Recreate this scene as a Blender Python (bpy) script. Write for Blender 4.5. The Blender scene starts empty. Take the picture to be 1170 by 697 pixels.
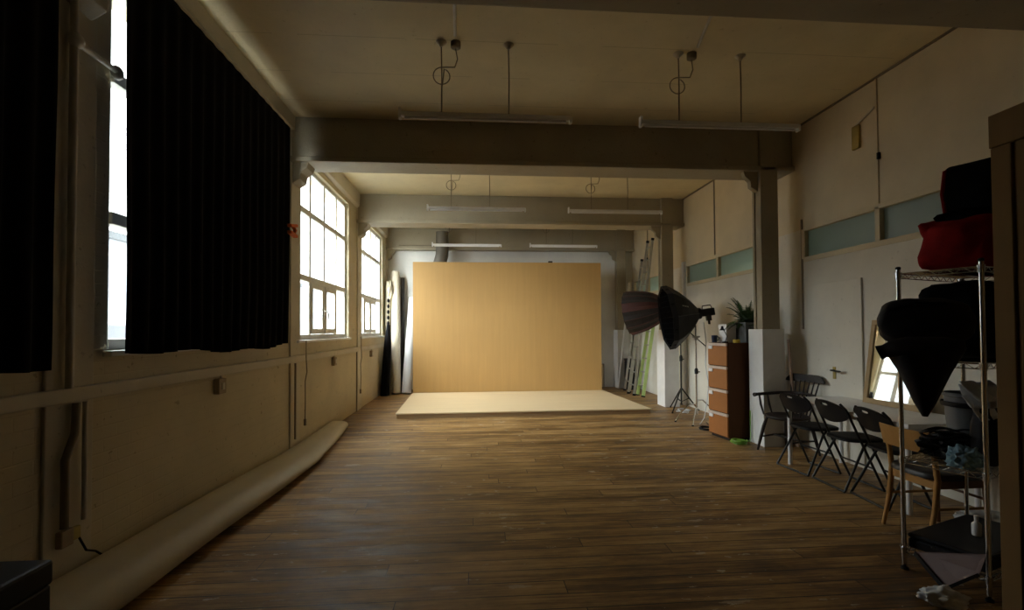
import bpy, bmesh, math, random
from math import sin, cos, pi, radians as R
from mathutils import Vector, Matrix, noise
random.seed(7)
scene = bpy.context.scene
C = scene.collection
XL, XR, H = -2.23, 4.18, 4.12          # left wall, right wall, ceiling
YF, YB = -1.6, 12.6                    # wall behind the camera, back wall

# ------------------------------------------------------------------ materials
def nodes(name):
    m = bpy.data.materials.new(name); m.use_nodes = True
    nt = m.node_tree; b = nt.nodes['Principled BSDF']
    return m, nt, b
def ramp(nt, fac, stops):
    r = nt.nodes.new('ShaderNodeValToRGB'); e = r.color_ramp.elements
    while len(e) < len(stops): e.new(.5)
    for i, (p, c) in enumerate(stops):
        e[i].position = p; e[i].color = (*c, 1) if len(c) == 3 else c
    nt.links.new(fac, r.inputs[0]); return r.outputs[0]
def tex_noise(nt, scale=5, detail=4, vec=None, rough=.6, stretch=None):
    n = nt.nodes.new('ShaderNodeTexNoise'); n.inputs['Scale'].default_value = scale
    n.inputs['Detail'].default_value = detail; n.inputs['Roughness'].default_value = rough
    if vec is None:
        vec = nt.nodes.new('ShaderNodeTexCoord').outputs['Object']
    if stretch:
        mp = nt.nodes.new('ShaderNodeMapping'); mp.inputs['Scale'].default_value = stretch
        nt.links.new(vec, mp.inputs['Vector']); vec = mp.outputs[0]
    nt.links.new(vec, n.inputs['Vector'])
    return n.outputs['Fac']
def mixc(nt, fac, a, b, mode='MIX'):
    m = nt.nodes.new('ShaderNodeMix'); m.data_type = 'RGBA'; m.blend_type = mode
    for s, v in ((0, fac), (6, a), (7, b)):
        if hasattr(v, 'links') or hasattr(v, 'is_linked'): nt.links.new(v, m.inputs[s])
        elif s == 0: m.inputs[0].default_value = v
        else: m.inputs[s].default_value = (*v, 1)
    return m.outputs[2]
def math_n(nt, op, a, b=0.0):
    m = nt.nodes.new('ShaderNodeMath'); m.operation = op
    for i, v in enumerate((a, b)):
        if hasattr(v, 'is_linked'): nt.links.new(v, m.inputs[i])
        else: m.inputs[i].default_value = v
    return m.outputs[0]
def bump(nt, b, h, strength=.3, dist=.01):
    n = nt.nodes.new('ShaderNodeBump'); n.inputs['Strength'].default_value = strength
    n.inputs['Distance'].default_value = dist
    nt.links.new(h, n.inputs['Height']); nt.links.new(n.outputs[0], b.inputs['Normal'])
def mat(name, col, rough=.6, metal=0, var=.12, scale=6, bmp=0, stretch=None, spec=None):
    m, nt, b = nodes(name)
    n = tex_noise(nt, scale, 5, stretch=stretch)
    lo = tuple(max(0, c * (1 - var)) for c in col); hi = tuple(min(1, c * (1 + var)) for c in col)
    nt.links.new(ramp(nt, n, [(.3, lo), (.7, hi)]), b.inputs['Base Color'])
    b.inputs['Roughness'].default_value = rough; b.inputs['Metallic'].default_value = metal
    if spec is not None: b.inputs['Specular IOR Level'].default_value = spec
    if bmp: bump(nt, b, n, bmp, .01)
    return m
def m_paint(name, col, brick=False, dirt=.5, boards=None, bumpy=.15):
    """old wall paint: soft blotches, dark specks, optional brick courses or board joints under the paint"""
    m, nt, b = nodes(name)
    oc = nt.nodes.new('ShaderNodeTexCoord').outputs['Object']
    n1 = tex_noise(nt, 1.3, 5, oc); n2 = tex_noise(nt, 16, 4, oc)
    base = ramp(nt, n1, [(.3, tuple(c * .84 for c in col)), (.65, col)])
    spk = ramp(nt, n2, [(.30, tuple(c * .5 for c in col)), (.345, (1, 1, 1))])
    c = mixc(nt, dirt, base, mixc(nt, 1.0, base, spk, 'MULTIPLY'))
    h = tex_noise(nt, 40, 3, oc)
    if brick:
        sp = nt.nodes.new('ShaderNodeSeparateXYZ'); nt.links.new(oc, sp.inputs[0])
        cb = nt.nodes.new('ShaderNodeCombineXYZ'); nt.links.new(sp.outputs['Y'], cb.inputs[0]); nt.links.new(sp.outputs['Z'], cb.inputs[1])
        bk = nt.nodes.new('ShaderNodeTexBrick'); bk.inputs['Scale'].default_value = 1
        bk.inputs['Brick Width'].default_value = .23; bk.inputs['Row Height'].default_value = .078
        bk.inputs['Mortar Size'].default_value = .006; bk.inputs['Mortar Smooth'].default_value = .6
        nt.links.new(cb.outputs[0], bk.inputs['Vector'])
        h = math_n(nt, 'SUBTRACT', math_n(nt, 'MULTIPLY', h, .25), math_n(nt, 'MULTIPLY', bk.outputs['Fac'], .5))
    if boards:
        sp = nt.nodes.new('ShaderNodeSeparateXYZ'); nt.links.new(oc, sp.inputs[0])
        fr = math_n(nt, 'FRACT', math_n(nt, 'DIVIDE', sp.outputs[boards[0]], boards[1]))
        ln = math_n(nt, 'LESS_THAN', fr, .012)
        brk = math_n(nt, 'GREATER_THAN', tex_noise(nt, 1.1, 2, oc), .5)
        c = mixc(nt, math_n(nt, 'MULTIPLY', math_n(nt, 'MULTIPLY', ln, brk), .6), c, tuple(v * .45 for v in col))
        h = math_n(nt, 'SUBTRACT', h, ln)
    nt.links.new(c, b.inputs['Base Color']); b.inputs['Roughness'].default_value = .62
    b.inputs['Specular IOR Level'].default_value = .3
    bump(nt, b, h, bumpy, .012)
    return m
def m_floor():
    m, nt, b = nodes('worn_floorboards')
    oc = nt.nodes.new('ShaderNodeTexCoord').outputs['Object']
    sp = nt.nodes.new('ShaderNodeSeparateXYZ'); nt.links.new(oc, sp.inputs[0])
    W = .145
    row = math_n(nt, 'FLOOR', math_n(nt, 'DIVIDE', sp.outputs['Y'], W))
    fy = math_n(nt, 'FRACT', math_n(nt, 'DIVIDE', sp.outputs['Y'], W))
    wn = nt.nodes.new('ShaderNodeTexWhiteNoise'); wn.noise_dimensions = '1D'; nt.links.new(row, wn.inputs['W'])
    xs = math_n(nt, 'ADD', math_n(nt, 'DIVIDE', sp.outputs['X'], 2.7), math_n(nt, 'MULTIPLY', wn.outputs['Value'], 7))
    fx = math_n(nt, 'FRACT', xs); cell = math_n(nt, 'FLOOR', xs)
    cb = nt.nodes.new('ShaderNodeCombineXYZ'); nt.links.new(row, cb.inputs[0]); nt.links.new(cell, cb.inputs[1])
    wn2 = nt.nodes.new('ShaderNodeTexWhiteNoise'); wn2.noise_dimensions = '2D'; nt.links.new(cb.outputs[0], wn2.inputs['Vector'])
    # grain shifted per board
    off = nt.nodes.new('ShaderNodeCombineXYZ')
    nt.links.new(math_n(nt, 'MULTIPLY', wn2.outputs['Value'], 31), off.inputs[2])
    va = nt.nodes.new('ShaderNodeVectorMath'); va.operation = 'ADD'
    nt.links.new(oc, va.inputs[0]); nt.links.new(off.outputs[0], va.inputs[1])
    grain = tex_noise(nt, 1, 7, va.outputs[0], .72, (1.6, 55, 1))
    streak = tex_noise(nt, 1, 5, va.outputs[0], .7, (.9, 16, 1))
    blot = tex_noise(nt, .55, 6, oc, .66, (.8, 1.1, 1))
    wear = tex_noise(nt, 2.4, 8, oc, .74, (.6, 2.4, 1))
    dark, mid, light, pale = (.026, .013, .005), (.17, .086, .025), (.42, .25, .088), (.66, .47, .24)
    g = math_n(nt, 'ADD', math_n(nt, 'MULTIPLY', grain, .38), math_n(nt, 'MULTIPLY', blot, .42))
    g = math_n(nt, 'ADD', g, math_n(nt, 'MULTIPLY', math_n(nt, 'SUBTRACT', wn2.outputs['Value'], .5), .09))
    g = math_n(nt, 'ADD', g, math_n(nt, 'MULTIPLY', math_n(nt, 'SUBTRACT', wear, .5), .75))
    g = math_n(nt, 'ADD', g, math_n(nt, 'MULTIPLY', math_n(nt, 'SUBTRACT', streak, .5), .45))
    g = math_n(nt, 'ADD', g, .10)
    col = ramp(nt, g, [(.26, dark), (.42, mid), (.58, light), (.82, pale)])
    # pale scuffs and flecks of paint
    fl = tex_noise(nt, 7, 5, oc, .6, (1, 2.4, 1))
    fl2 = tex_noise(nt, .8, 2, oc, .5)
    fleck = math_n(nt, 'MULTIPLY', math_n(nt, 'GREATER_THAN', fl, .645), math_n(nt, 'GREATER_THAN', fl2, .5))
    col = mixc(nt, math_n(nt, 'MULTIPLY', fleck, .6), col, (.62, .55, .43))
    dust = math_n(nt, 'MULTIPLY', math_n(nt, 'GREATER_THAN', tex_noise(nt, 2.1, 7, oc, .66, (.8, 2.6, 1)), .64), .38)
    col = mixc(nt, dust, col, (.60, .52, .40))
    gap = math_n(nt, 'MAXIMUM', math_n(nt, 'LESS_THAN', math_n(nt, 'ADD', fy, math_n(nt, 'MULTIPLY', streak, -.07)), .025), math_n(nt, 'LESS_THAN', fx, .0022))
    col = mixc(nt, math_n(nt, 'MULTIPLY', gap, .85), col, (.008, .005, .003))
    nt.links.new(col, b.inputs['Base Color'])
    ro = ramp(nt, wear, [(.3, (.36,) * 3), (.7, (.68,) * 3)])
    nt.links.new(ro, b.inputs['Roughness']); b.inputs['Specular IOR Level'].default_value = .42
    hh = math_n(nt, 'SUBTRACT', math_n(nt, 'MULTIPLY', math_n(nt, 'ADD', grain, wear), .35), gap)
    bump(nt, b, hh, .55, .006)
    return m
def m_ply(name, col, grain_axis='z', seams=None, spots=.06):
    m, nt, b = nodes(name)
    oc = nt.nodes.new('ShaderNodeTexCoord').outputs['Object']
    st = {'z': (9, 9, .5), 'x': (.5, 9, 9), 'y': (9, .5, 9)}[grain_axis]
    n = tex_noise(nt, 1.5, 6, oc, .65, st); n2 = tex_noise(nt, .8, 3, oc)
    c = ramp(nt, n, [(.3, tuple(v * .90 for v in col)), (.7, col)])
    c = mixc(nt, ramp(nt, n2, [(.35, (0,) * 3), (.7, (spots * 3,) * 3)]), c, tuple(v * .8 for v in col))
    bk = nt.nodes.new('ShaderNodeTexVoronoi'); bk.distance = 'CHEBYCHEV'; bk.inputs['Scale'].default_value = 1.1
    mp_ = nt.nodes.new('ShaderNodeMapping'); mp_.inputs['Scale'].default_value = (2.2, 1, 1) if grain_axis == 'z' else (1, 2.2, 1)
    nt.links.new(oc, mp_.inputs[0]); nt.links.new(mp_.outputs[0], bk.inputs['Vector'])
    c = mixc(nt, math_n(nt, 'MULTIPLY', math_n(nt, 'FRACT', math_n(nt, 'MULTIPLY', bk.outputs['Color'], 1.0)), .16), c, tuple(v * .72 for v in col))
    if seams:
        sp = nt.nodes.new('ShaderNodeSeparateXYZ'); nt.links.new(oc, sp.inputs[0])
        for ax, at in seams:
            d = math_n(nt, 'ABSOLUTE', math_n(nt, 'SUBTRACT', sp.outputs[ax], at))
            c = mixc(nt, math_n(nt, 'MULTIPLY', math_n(nt, 'LESS_THAN', d, .004), .12), c, tuple(v * .6 for v in col))
    nt.links.new(c, b.inputs['Base Color']); b.inputs['Roughness'].default_value = .55
    b.inputs['Specular IOR Level'].default_value = .3
    return m
def m_glass():
    m = bpy.data.materials.new('dusty_window_glass'); m.use_nodes = True
    nt = m.node_tree; nt.nodes.clear()
    o = nt.nodes.new('ShaderNodeOutputMaterial'); t = nt.nodes.new('ShaderNodeBsdfTransparent')
    t.inputs[0].default_value = (.95, .98, .98, 1)
    d = nt.nodes.new('ShaderNodeBsdfTranslucent'); d.inputs[0].default_value = (.85, .9, .92, 1)
    g = nt.nodes.new('ShaderNodeBsdfGlossy'); g.inputs['Roughness'].default_value = .05
    mx = nt.nodes.new('ShaderNodeMixShader'); mx.inputs[0].default_value = .03
    m2 = nt.nodes.new('ShaderNodeMixShader'); m2.inputs[0].default_value = .04
    nt.links.new(t.outputs[0], mx.inputs[1]); nt.links.new(d.outputs[0], mx.inputs[2])
    nt.links.new(mx.outputs[0], m2.inputs[1]); nt.links.new(g.outputs[0], m2.inputs[2])
    nt.links.new(m2.outputs[0], o.inputs[0]); return m
def m_frost():
    m = bpy.data.materials.new('frosted_glass'); m.use_nodes = True
    nt = m.node_tree; nt.nodes.clear()
    o = nt.nodes.new('ShaderNodeOutputMaterial')
    d = nt.nodes.new('ShaderNodeBsdfTranslucent'); d.inputs[0].default_value = (.72, .82, .76, 1)
    f = nt.nodes.new('ShaderNodeBsdfDiffuse'); f.inputs[0].default_value = (.34, .37, .34, 1)
    g = nt.nodes.new('ShaderNodeBsdfGlossy'); g.inputs['Roughness'].default_value = .3
    mx = nt.nodes.new('ShaderNodeMixShader'); mx.inputs[0].default_value = .35
    m2 = nt.nodes.new('ShaderNodeMixShader'); m2.inputs[0].default_value = .06
    nt.links.new(d.outputs[0], mx.inputs[1]); nt.links.new(f.outputs[0], mx.inputs[2])
    nt.links.new(mx.outputs[0], m2.inputs[1]); nt.links.new(g.outputs[0], m2.inputs[2])
    nt.links.new(m2.outputs[0], o.inputs[0]); return m

M = dict(
    floor=m_floor(),
    wall=m_paint('cream_painted_brick', (.66, .575, .39), brick=True, bumpy=.35),
    wallw=m_paint('white_wall_paint', (.82, .785, .68), dirt=.25),
    board=m_paint('cream_wall_board', (.76, .66, .46), dirt=.12),
    back=m_paint('white_back_wall_paint', (.78, .77, .72), dirt=.12),
    ceil=m_paint('yellowed_ceiling_paint', (.72, .62, .39), dirt=.25, boards=('Y', .62)),
    beam=m_paint('drab_beam_paint', (.40, .35, .25), dirt=.4, bumpy=.4),
    post=m_paint('cream_post_paint', (.66, .60, .47), dirt=.4),
    pier=mat('white_pier_paint', (.80, .80, .78), .5, var=.05),
    frame=mat('window_frame_paint', (.80, .80, .76), .45, var=.08),
    trim=m_paint('rail_paint', (.68, .62, .50), dirt=.4),
    pipe=mat('painted_pipe', (.55, .52, .45), .45),
    darkpipe=mat('grimy_pipe', (.22, .18, .12), .6),
    box=mat('old_switch_box', (.34, .26, .17), .6),
    glass=m_glass(), frost=m_frost(),
    black=mat('black_cloth', (.006, .006, .007), .95, var=.3, spec=.1),
    nylon=mat('black_nylon', (.010, .010, .012), .6, var=.3, scale=12, spec=.3),
    blackp=mat('black_plastic', (.009, .009, .010), .5, var=.2, spec=.3),
    blackm=mat('black_painted_metal', (.012, .012, .012), .35, var=.2),
    paper=mat('cream_paper', (.60, .52, .37), .7, var=.06, scale=2),
    white=mat('white_plastic', (.84, .84, .84), .4, var=.04),
    whitep=mat('white_paper_roll', (.82, .83, .84), .5, var=.05, scale=3),
    creamp=mat('cream_paper_roll', (.80, .74, .58), .6, var=.05, scale=3),
    cloth=mat('cream_cloth', (.72, .66, .50), .9, var=.1),
    ply=m_ply('tan_plywood', (.54, .33, .12), 'z', [('X', .07), ('X', 1.52)]),
    plyb=m_ply('pale_plywood', (.80, .635, .39), 'x', [('X', .07), ('X', 1.52)], .04),
    plyedge=mat('plywood_edge', (.34, .22, .11), .7, stretch=(1, 1, 40)),
    chrome=mat('chrome', (.72, .72, .72), .22, 1, var=.05),
    alu=mat('dull_aluminium', (.50, .48, .44), .42, .85, var=.12),
    green=mat('green_fibreglass', (.46, .62, .22), .5, var=.08),
    drawer=m_ply('orange_veneer', (.42, .165, .045), 'x'),
    cabside=m_ply('dark_brown_veneer', (.13, .058, .030), 'z'),
    drawtrim=mat('pale_drawer_pull', (.66, .55, .46), .4),
    darkwood=mat('dark_stained_wood', (.018, .010, .007), .6, var=.3, stretch=(3, 3, 20)),
    tan=m_ply('tan_beech', (.50, .26, .075), 'z'),
    redwood=mat('red_brown_wood', (.20, .085, .035), .4),
    padding=mat('dark_vinyl', (.02, .017, .015), .45),
    mframe=m_ply('pale_oak_frame', (.50, .35, .17), 'z'),
    mirror=mat('silvered_mirror', (.90, .92, .92), .02, 1, var=0),
    red=mat('red_nylon', (.24, .006, .006), .85, var=.25, scale=10, spec=.12),
    maroon=mat('red_brown_fabric', (.085, .030, .026), .6, var=.2),
    charcoal=mat('charcoal_fabric', (.034, .029, .028), .65, var=.2),
    bluec=mat('blue_cloth', (.20, .34, .42), .8, var=.15, bmp=.3),
    pink=mat('dusty_pink_board', (.15, .095, .095), .6),
    bin=mat('grey_bin', (.14, .145, .15), .5),
    grey=mat('grey_planter', (.15, .155, .15), .6),
    bag=mat('white_carrier_bag', (.68, .72, .76), .4, var=.06),
    orange=mat('orange_clamp', (.85, .17, .015), .5),
    greenc=mat('lime_cable', (.20, .40, .05), .4),
    leaf=mat('fern_green', (.035, .085, .02), .5, var=.4, scale=30),
    blue=mat('dark_blue_cup', (.015, .03, .08), .4),
    yellow=mat('yellow_tape', (.65, .45, .04), .5),
    yellowed=mat('yellowed_plate', (.42, .32, .08), .5),
    crate=m_ply('plywood_case', (.25, .155, .065), 'z'),
    stick=mat('pinkish_wood', (.50, .36, .27), .6, stretch=(4, 4, 20)),
    concrete=mat('street_concrete', (.22, .22, .22), .9),
    facade=mat('pale_render', (.34, .37, .40), .9, var=.06),
    brick=mat('pale_brick', (.13, .085, .075), .9, var=.12),
    slate=mat('slate_roof', (.07, .08, .085), .8),
    dkglass=mat('dark_window', (.08, .09, .10), .2),
    duct=mat('dull_duct_metal', (.13, .115, .09), .6),
)

# ------------------------------------------------------------------ mesh helpers
class MB:
    def __init__(s): s.bm = bmesh.new()
    def box(s, x0, y0, z0, x1, y1, z1):
        v = [s.bm.verts.new(p) for p in ((x0,y0,z0),(x1,y0,z0),(x1,y1,z0),(x0,y1,z0),(x0,y0,z1),(x1,y0,z1),(x1,y1,z1),(x0,y1,z1))]
        for f in ((3,2,1,0),(4,5,6,7),(0,1,5,4),(1,2,6,5),(2,3,7,6),(3,0,4,7)): s.bm.faces.new([v[i] for i in f])
        return s
    def obox(s, c, size, rot):
        b = MB().box(*[-q / 2 for q in size], *[q / 2 for q in size])
        mx = Matrix.Translation(c) @ rot.to_4x4()
        b.bm.transform(mx); s.add(b); return s
    def add(s, o):
        me = bpy.data.meshes.new('t'); o.bm.to_mesh(me); o.bm.free(); s.bm.from_mesh(me); bpy.data.meshes.remove(me); return s
    def loft(s, rings, cap0=True, cap1=True, closed=True):
        vs = [[s.bm.verts.new(p) for p in r] for r in rings]
        n = len(vs[0])
        for a, b in zip(vs, vs[1:]):
            for i in range(n if closed else n - 1):
                s.bm.faces.new((a[i], a[(i + 1) % n], b[(i + 1) % n], b[i]))
        if cap0: s.bm.faces.new(vs[0][::-1])
        if cap1: s.bm.faces.new(vs[-1])
        return s
    def tube(s, pts, r, n=8, cap=True):
        pts = [Vector(p) for p in pts]
        rs = r if isinstance(r, (list, tuple)) else [r] * len(pts)
        rings = []; prev = None
        for i, p in enumerate(pts):
            t = (pts[min(i + 1, len(pts) - 1)] - pts[max(i - 1, 0)]).normalized()
            if prev is None:
                a = Vector((0, 0, 1)) if abs(t.z) < .9 else Vector((1, 0, 0))
                u = t.cross(a).normalized()
            else:
                u = (prev - t * prev.dot(t)).normalized()
            prev = u; w = t.cross(u)
            rings.append([p + (u * cos(2 * pi * k / n) + w * sin(2 * pi * k / n)) * rs[i] for k in range(n)])
        return s.loft(rings, cap, cap)
    def lathe(s, prof, c=(0, 0, 0), n=20, cap0=True, cap1=True):
        c = Vector(c)
        return s.loft([[c + Vector((r * cos(2 * pi * k / n), r * sin(2 * pi * k / n), z)) for k in range(n)] for r, z in prof], cap0, cap1)
    def bar(s, a, b, w, d, up=(0, 0, 1)):
        a, b = Vector(a), Vector(b); t = (b - a).normalized(); u = Vector(up)
        if abs(t.dot(u)) > .95: u = Vector((1, 0, 0))
        sx = t.cross(u).normalized(); sy = sx.cross(t)
        o = [sx * i * w / 2 + sy * j * d / 2 for i, j in ((-1,-1),(1,-1),(1,1),(-1,1))]
        return s.loft([[a + q for q in o], [b + q for q in o]])
    def prism(s, outline, axis, d0, d1):
        f = {'x': lambda p, d: (d, p[0], p[1]), 'y': lambda p, d: (p[0], d, p[1]), 'z': lambda p, d: (p[0], p[1], d)}[axis]
        return s.loft([[f(p, d0) for p in outline], [f(p, d1) for p in outline]])
    def blob(s, c, rad, e=1.0, amp=.05, freq=3, seed=0, sub=4, flat=None):
        b = bmesh.new(); bmesh.ops.create_icosphere(b, subdivisions=sub, radius=1)
        for v in b.verts:
            p = v.co.copy()
            q = Vector([math.copysign(abs(k) ** e, k) for k in p])
            if e < 1: q = q / max(1e-6, max(abs(k) for k in q) ** .25)
            n = noise.noise(p * freq + Vector((seed * 7.3, seed * 3.1, 0)))
            n += .5 * noise.noise(p * freq * 2.3 + Vector((seed, 5, 2)))
            q *= 1 + amp * n
            q = Vector((q.x * rad[0], q.y * rad[1], q.z * rad[2]))
            if flat is not None: q.z = max(q.z, flat)
            v.co = q + Vector(c)
        t = MB(); t.bm.free(); t.bm = b
        return s.add(t)
    def rot(s, mx): s.bm.transform(mx); return s
    def build(s, name, m, parent=None, smooth=False, bevel=0, solid=0, loc=None):
        bmesh.ops.recalc_face_normals(s.bm, faces=s.bm.faces)
        me = bpy.data.meshes.new(name); s.bm.to_mesh(me); s.bm.free()
        o = bpy.data.objects.new(name, me); C.objects.link(o); me.materials.append(M[m] if isinstance(m, str) else m)
        if smooth:
            for p in me.polygons: p.use_smooth = True
            try: me.set_sharp_from_angle(angle=R(50))
            except Exception: pass
        if solid:
            k = o.modifiers.new('s', 'SOLIDIFY'); k.thickness = solid; k.offset = 0
        if bevel:
            k = o.modifiers.new('b', 'BEVEL'); k.width = bevel; k.segments = 2; k.limit_method = 'ANGLE'
        if parent is not None: o.parent = parent
        if loc: o.location = loc
        return o
def tag(o, label, cat, group=None, kind=None):
    o['label'] = label; o['category'] = cat
    if group: o['group'] = group
    if kind: o['kind'] = kind
    return o
def thing(name, label, cat, loc=(0, 0, 0), rz=0, group=None):
    o = bpy.data.objects.new(name, None); C.objects.link(o); o.empty_display_size = .1
    o.location = loc; o.rotation_euler = (0, 0, rz)
    return tag(o, label, cat, group)
def struct(o): o['kind'] = 'structure'; return o
def dup(o, loc, rz, label, group=None):
    r = o.copy(); C.objects.link(r); r.location = loc; r.rotation_euler = (0, 0, rz); r['label'] = label
    if group: r['group'] = group
    for ch in list(o.children):
        c = ch.copy(); C.objects.link(c); c.parent = r
        for g in list(ch.children):
            d = g.copy(); C.objects.link(d); d.parent = c
    return r
def arc(c, r, a0, a1, n, plane='xy', z=0):
    out = []
    for i in range(n + 1):
        a = a0 + (a1 - a0) * i / n; u, v = r * cos(a), r * sin(a)
        out.append({'xy': (c[0] + u, c[1] + v, z), 'xz': (c[0] + u, z, c[1] + v), 'yz': (z, c[0] + u, c[1] + v)}[plane])
    return out

# ------------------------------------------------------------------ room shell
for k_ in ('crate', 'cabside'):
    b_ = M[k_].node_tree.nodes['Principled BSDF']; b_.inputs['Roughness'].default_value = .8; b_.inputs['Specular IOR Level'].default_value = .08
struct(MB().box(XL - .3, YF - .2, -.12, XR + .3, YB + .2, 0).build('floor', 'floor'))
struct(MB().box(XL - .3, YF - .2, H, XR + .3, YB + .2, H + .2).build('ceiling', 'ceil'))
WINS = [(3.12, 5.60), (6.24, 8.76), (9.56, 11.90)]
SILL, HEAD = 1.39, 3.76
w = MB(); w.box(XL - .3, YF, 0, XL, YB, SILL); w.box(XL - .3, YF, HEAD, XL, YB, H)
ys = [YF] + [q for ab in WINS for q in ab] + [YB]
for a, b in zip(ys[::2], ys[1::2]): w.box(XL - .3, a, SILL, XL, b, HEAD)
struct(w.build('wall_left', 'wall'))
# right wall: painted below, boards above, clerestory openings between them
CW = [(3.0, 5.84), (6.92, 9.24), (10.5, 12.4)]
CB, CT = 2.39, 2.77
w = MB(); w.box(XR, YF, 0, XR + .15, YB, CB)
ys = [YF] + [q for ab in CW for q in ab] + [YB]
for a, b in zip(ys[::2], ys[1::2]): w.box(XR, a, CB, XR + .15, b, CT)
struct(w.build('wall_right', 'wallw'))
struct(MB().box(XR, YF, CT, XR + .15, YB, H).build('wall_right_upper', 'board'))
struct(MB().box(XL - .3, YB, 0, XR + .3, YB + .2, H).build('wall_back', 'back'))
struct(MB().box(XL - .3, YF - .2, 0, XR + .3, YF, H).build('wall_front', 'black'))  # unseen wall, made black to cut bounced light at the front of the room
# lintel band along the top of the window wall
t = MB(); t.prism([(XL, 3.84), (XL + .05, 3.88), (XL + .06, 4.12), (XL, 4.12)], 'y', YF, YB - .01)
struct(t.build('trim_1', 'post', bevel=.01))
# beams (with a thicker lower flange), columns, piers
BY = [-.72, 2.64, 5.98, 9.32, 12.36]
for i, y in enumerate(BY):
    d = (.46, .40, .42, .42, .23)[i]
    b = MB(); b.box(XL, y + .05, 3.62, XR, y + d - (.05 if i < 4 else 0), H)
    b.box(XL, y, 3.56, XR, y + d, 3.625)
    struct(b.build('beam', 'beam', bevel=.012))
def bracket(x, y, s, d):
    o = [(x, 3.58), (x + s * .20, 3.58), (x + s * .17, 3.50), (x + s * .10, 3.44), (x + s * .09, 3.36), (x, 3.30)]
    b = MB(); b.prism([(p[0], p[1]) for p in o], 'y', y + .06, y + d)
    return b
for i, y in enumerate(BY[1:]):
    d = .20
    c = MB()
    x0, x1 = 3.70, 3.935                                  # H-section steel column: two flanges and a web
    c.box(x0, y, 0, x1, y + .05, H); c.box(x0, y + d - .05, 0, x1, y + d, H)
    c.box(x0 + .015, y + .05, 0, x0 + .055, y + d - .05, H); c.box(x1 - .055, y + .05, 0, x1 - .015, y + d - .05, H)
    if i: c.add(bracket(x0, y, -1, d - .06))
    for k in range(9):                                   # rivets at the beam joint
        for q in (x0 + .035, x1 - .035):
            c.lathe([(.014, 0), (.014, .006), (.006, .012)], n=8) if False else None
            c.box(q - .011, y - .012, 3.60 + k * .058, q + .011, y, 3.622 + k * .058)
    struct(c.build('column', 'beam', bevel=.008))
    p = MB()                                             # wall-side post and bracket on the window wall
    p.box(XL, y + .04, 0, XL + .02, y + .36, H - .0)
    struct(p.build('pillar', 'post', bevel=.008))
    struct(bracket(XL + .02, y, 1, .31).build('pillar_bracket', 'beam', bevel=.012))
    if i > 0:
        y0, y1 = ((0, 0), (5.92, 6.24), (9.14, 9.53), (12.22, YB - .01))[i]
        struct(MB().box(3.66, y0, 0, 3.955, y1, 1.5).build('pier_wall', 'pier', bevel=.006))
# dado rail on the window wall
struct(MB().box(XL, YF, 1.12, XL + .045, YB - .01, 1.20).build('trim_2', 'trim', bevel=.008))
# cover strips on the right wall boards, ceiling edge strip
for n, y in enumerate((4.69, 8.12, 11.4)):
    struct(MB().box(XR - .012, y - .012, CT, XR, y + .012, H).build('trim_%d' % (3 + n), 'darkpipe' if n else 'board'))
struct(MB().box(XR - .02, YF, H - .018, XR, YB - .01, H).build('trim_6', 'darkpipe'))
struct(MB().box(XR - .05, 9.30, 0, XR, 9.40, 2.85).build('trim_7', 'pier', bevel=.004))
struct(MB().box(XR - .012, 5.86, 1.5, XR, 5.885, 2.9).build('trim_8', 'darkpipe'))

# ------------------------------------------------------------------ windows on the left
def left_window(n, y0, y1):
    f = MB(); xa, xb = XL - .13, XL - .05; fw = .085
    ms = [y0 + (y1 - y0) * k / 4 for k in range(5)]
    trs = [SILL + .83, SILL + 1.73]
    f.box(xa, y0, SILL, xb, y0 + fw, HEAD); f.box(xa, y1 - fw, SILL, xb, y1, HEAD)
    f.box(xa, y0 + fw, SILL, xb, y1 - fw, SILL + .07); f.box(xa, y0 + fw, HEAD - .06, xb, y1 - fw, HEAD)
    for y in ms[1:4]: f.box(xa + .01, y - .036, SILL + .07, xb + .012, y + .036, HEAD - .06)
    for z in trs: f.box(xa + .012, y0 + fw, z - .040, xb + .015, y1 - fw, z + .040)
    o = struct(f.build('window_%d' % n, 'frame', bevel=.006))
    g = MB(); g.box(XL - .093, y0 + fw, SILL + .05, XL - .088, y1 - fw, HEAD - .05)
    g.build('window_pane', 'glass', o)
    for a, b in ((ms[1], ms[2]), (ms[2], ms[3])):        # two opening casements in the bottom row
        c = MB(); z0, z1 = SILL + .075, trs[0] - .042; a += .037; b -= .037; k = .075
        xa2, xb2 = XL - .085, XL - .03
        c.box(xa2, a, z0, xb2, a + k, z1); c.box(xa2, b - k, z0, xb2, b, z1)
        c.box(xa2, a + k, z0, xb2, b - k, z0 + k); c.box(xa2, a + k, z1 - k, xb2, b - k, z1)
        cs = c.build('casement_sash', 'frame', o, bevel=.006)
    h = MB(); hy = ms[2] - .05; h.box(XL - .03, hy - .012, 1.72, XL - .015, hy + .012, 1.84)
    h.tube([(XL - .02, hy, 1.80), (XL + .02, hy, 1.80), (XL + .035, hy + .02, 1.76), (XL + .035, hy + .05, 1.68)], .010, 8)
    h.build('window_handle', 'alu', o, smooth=True)
    s = MB().box(XL - .05, y0 - .03, SILL - .035, XL + .05, y1 + .03, SILL)
    s.build('window_sill', 'frame', o, bevel=.006)
for n, (a, b) in enumerate(WINS): left_window(n + 1, a, b)
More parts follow.
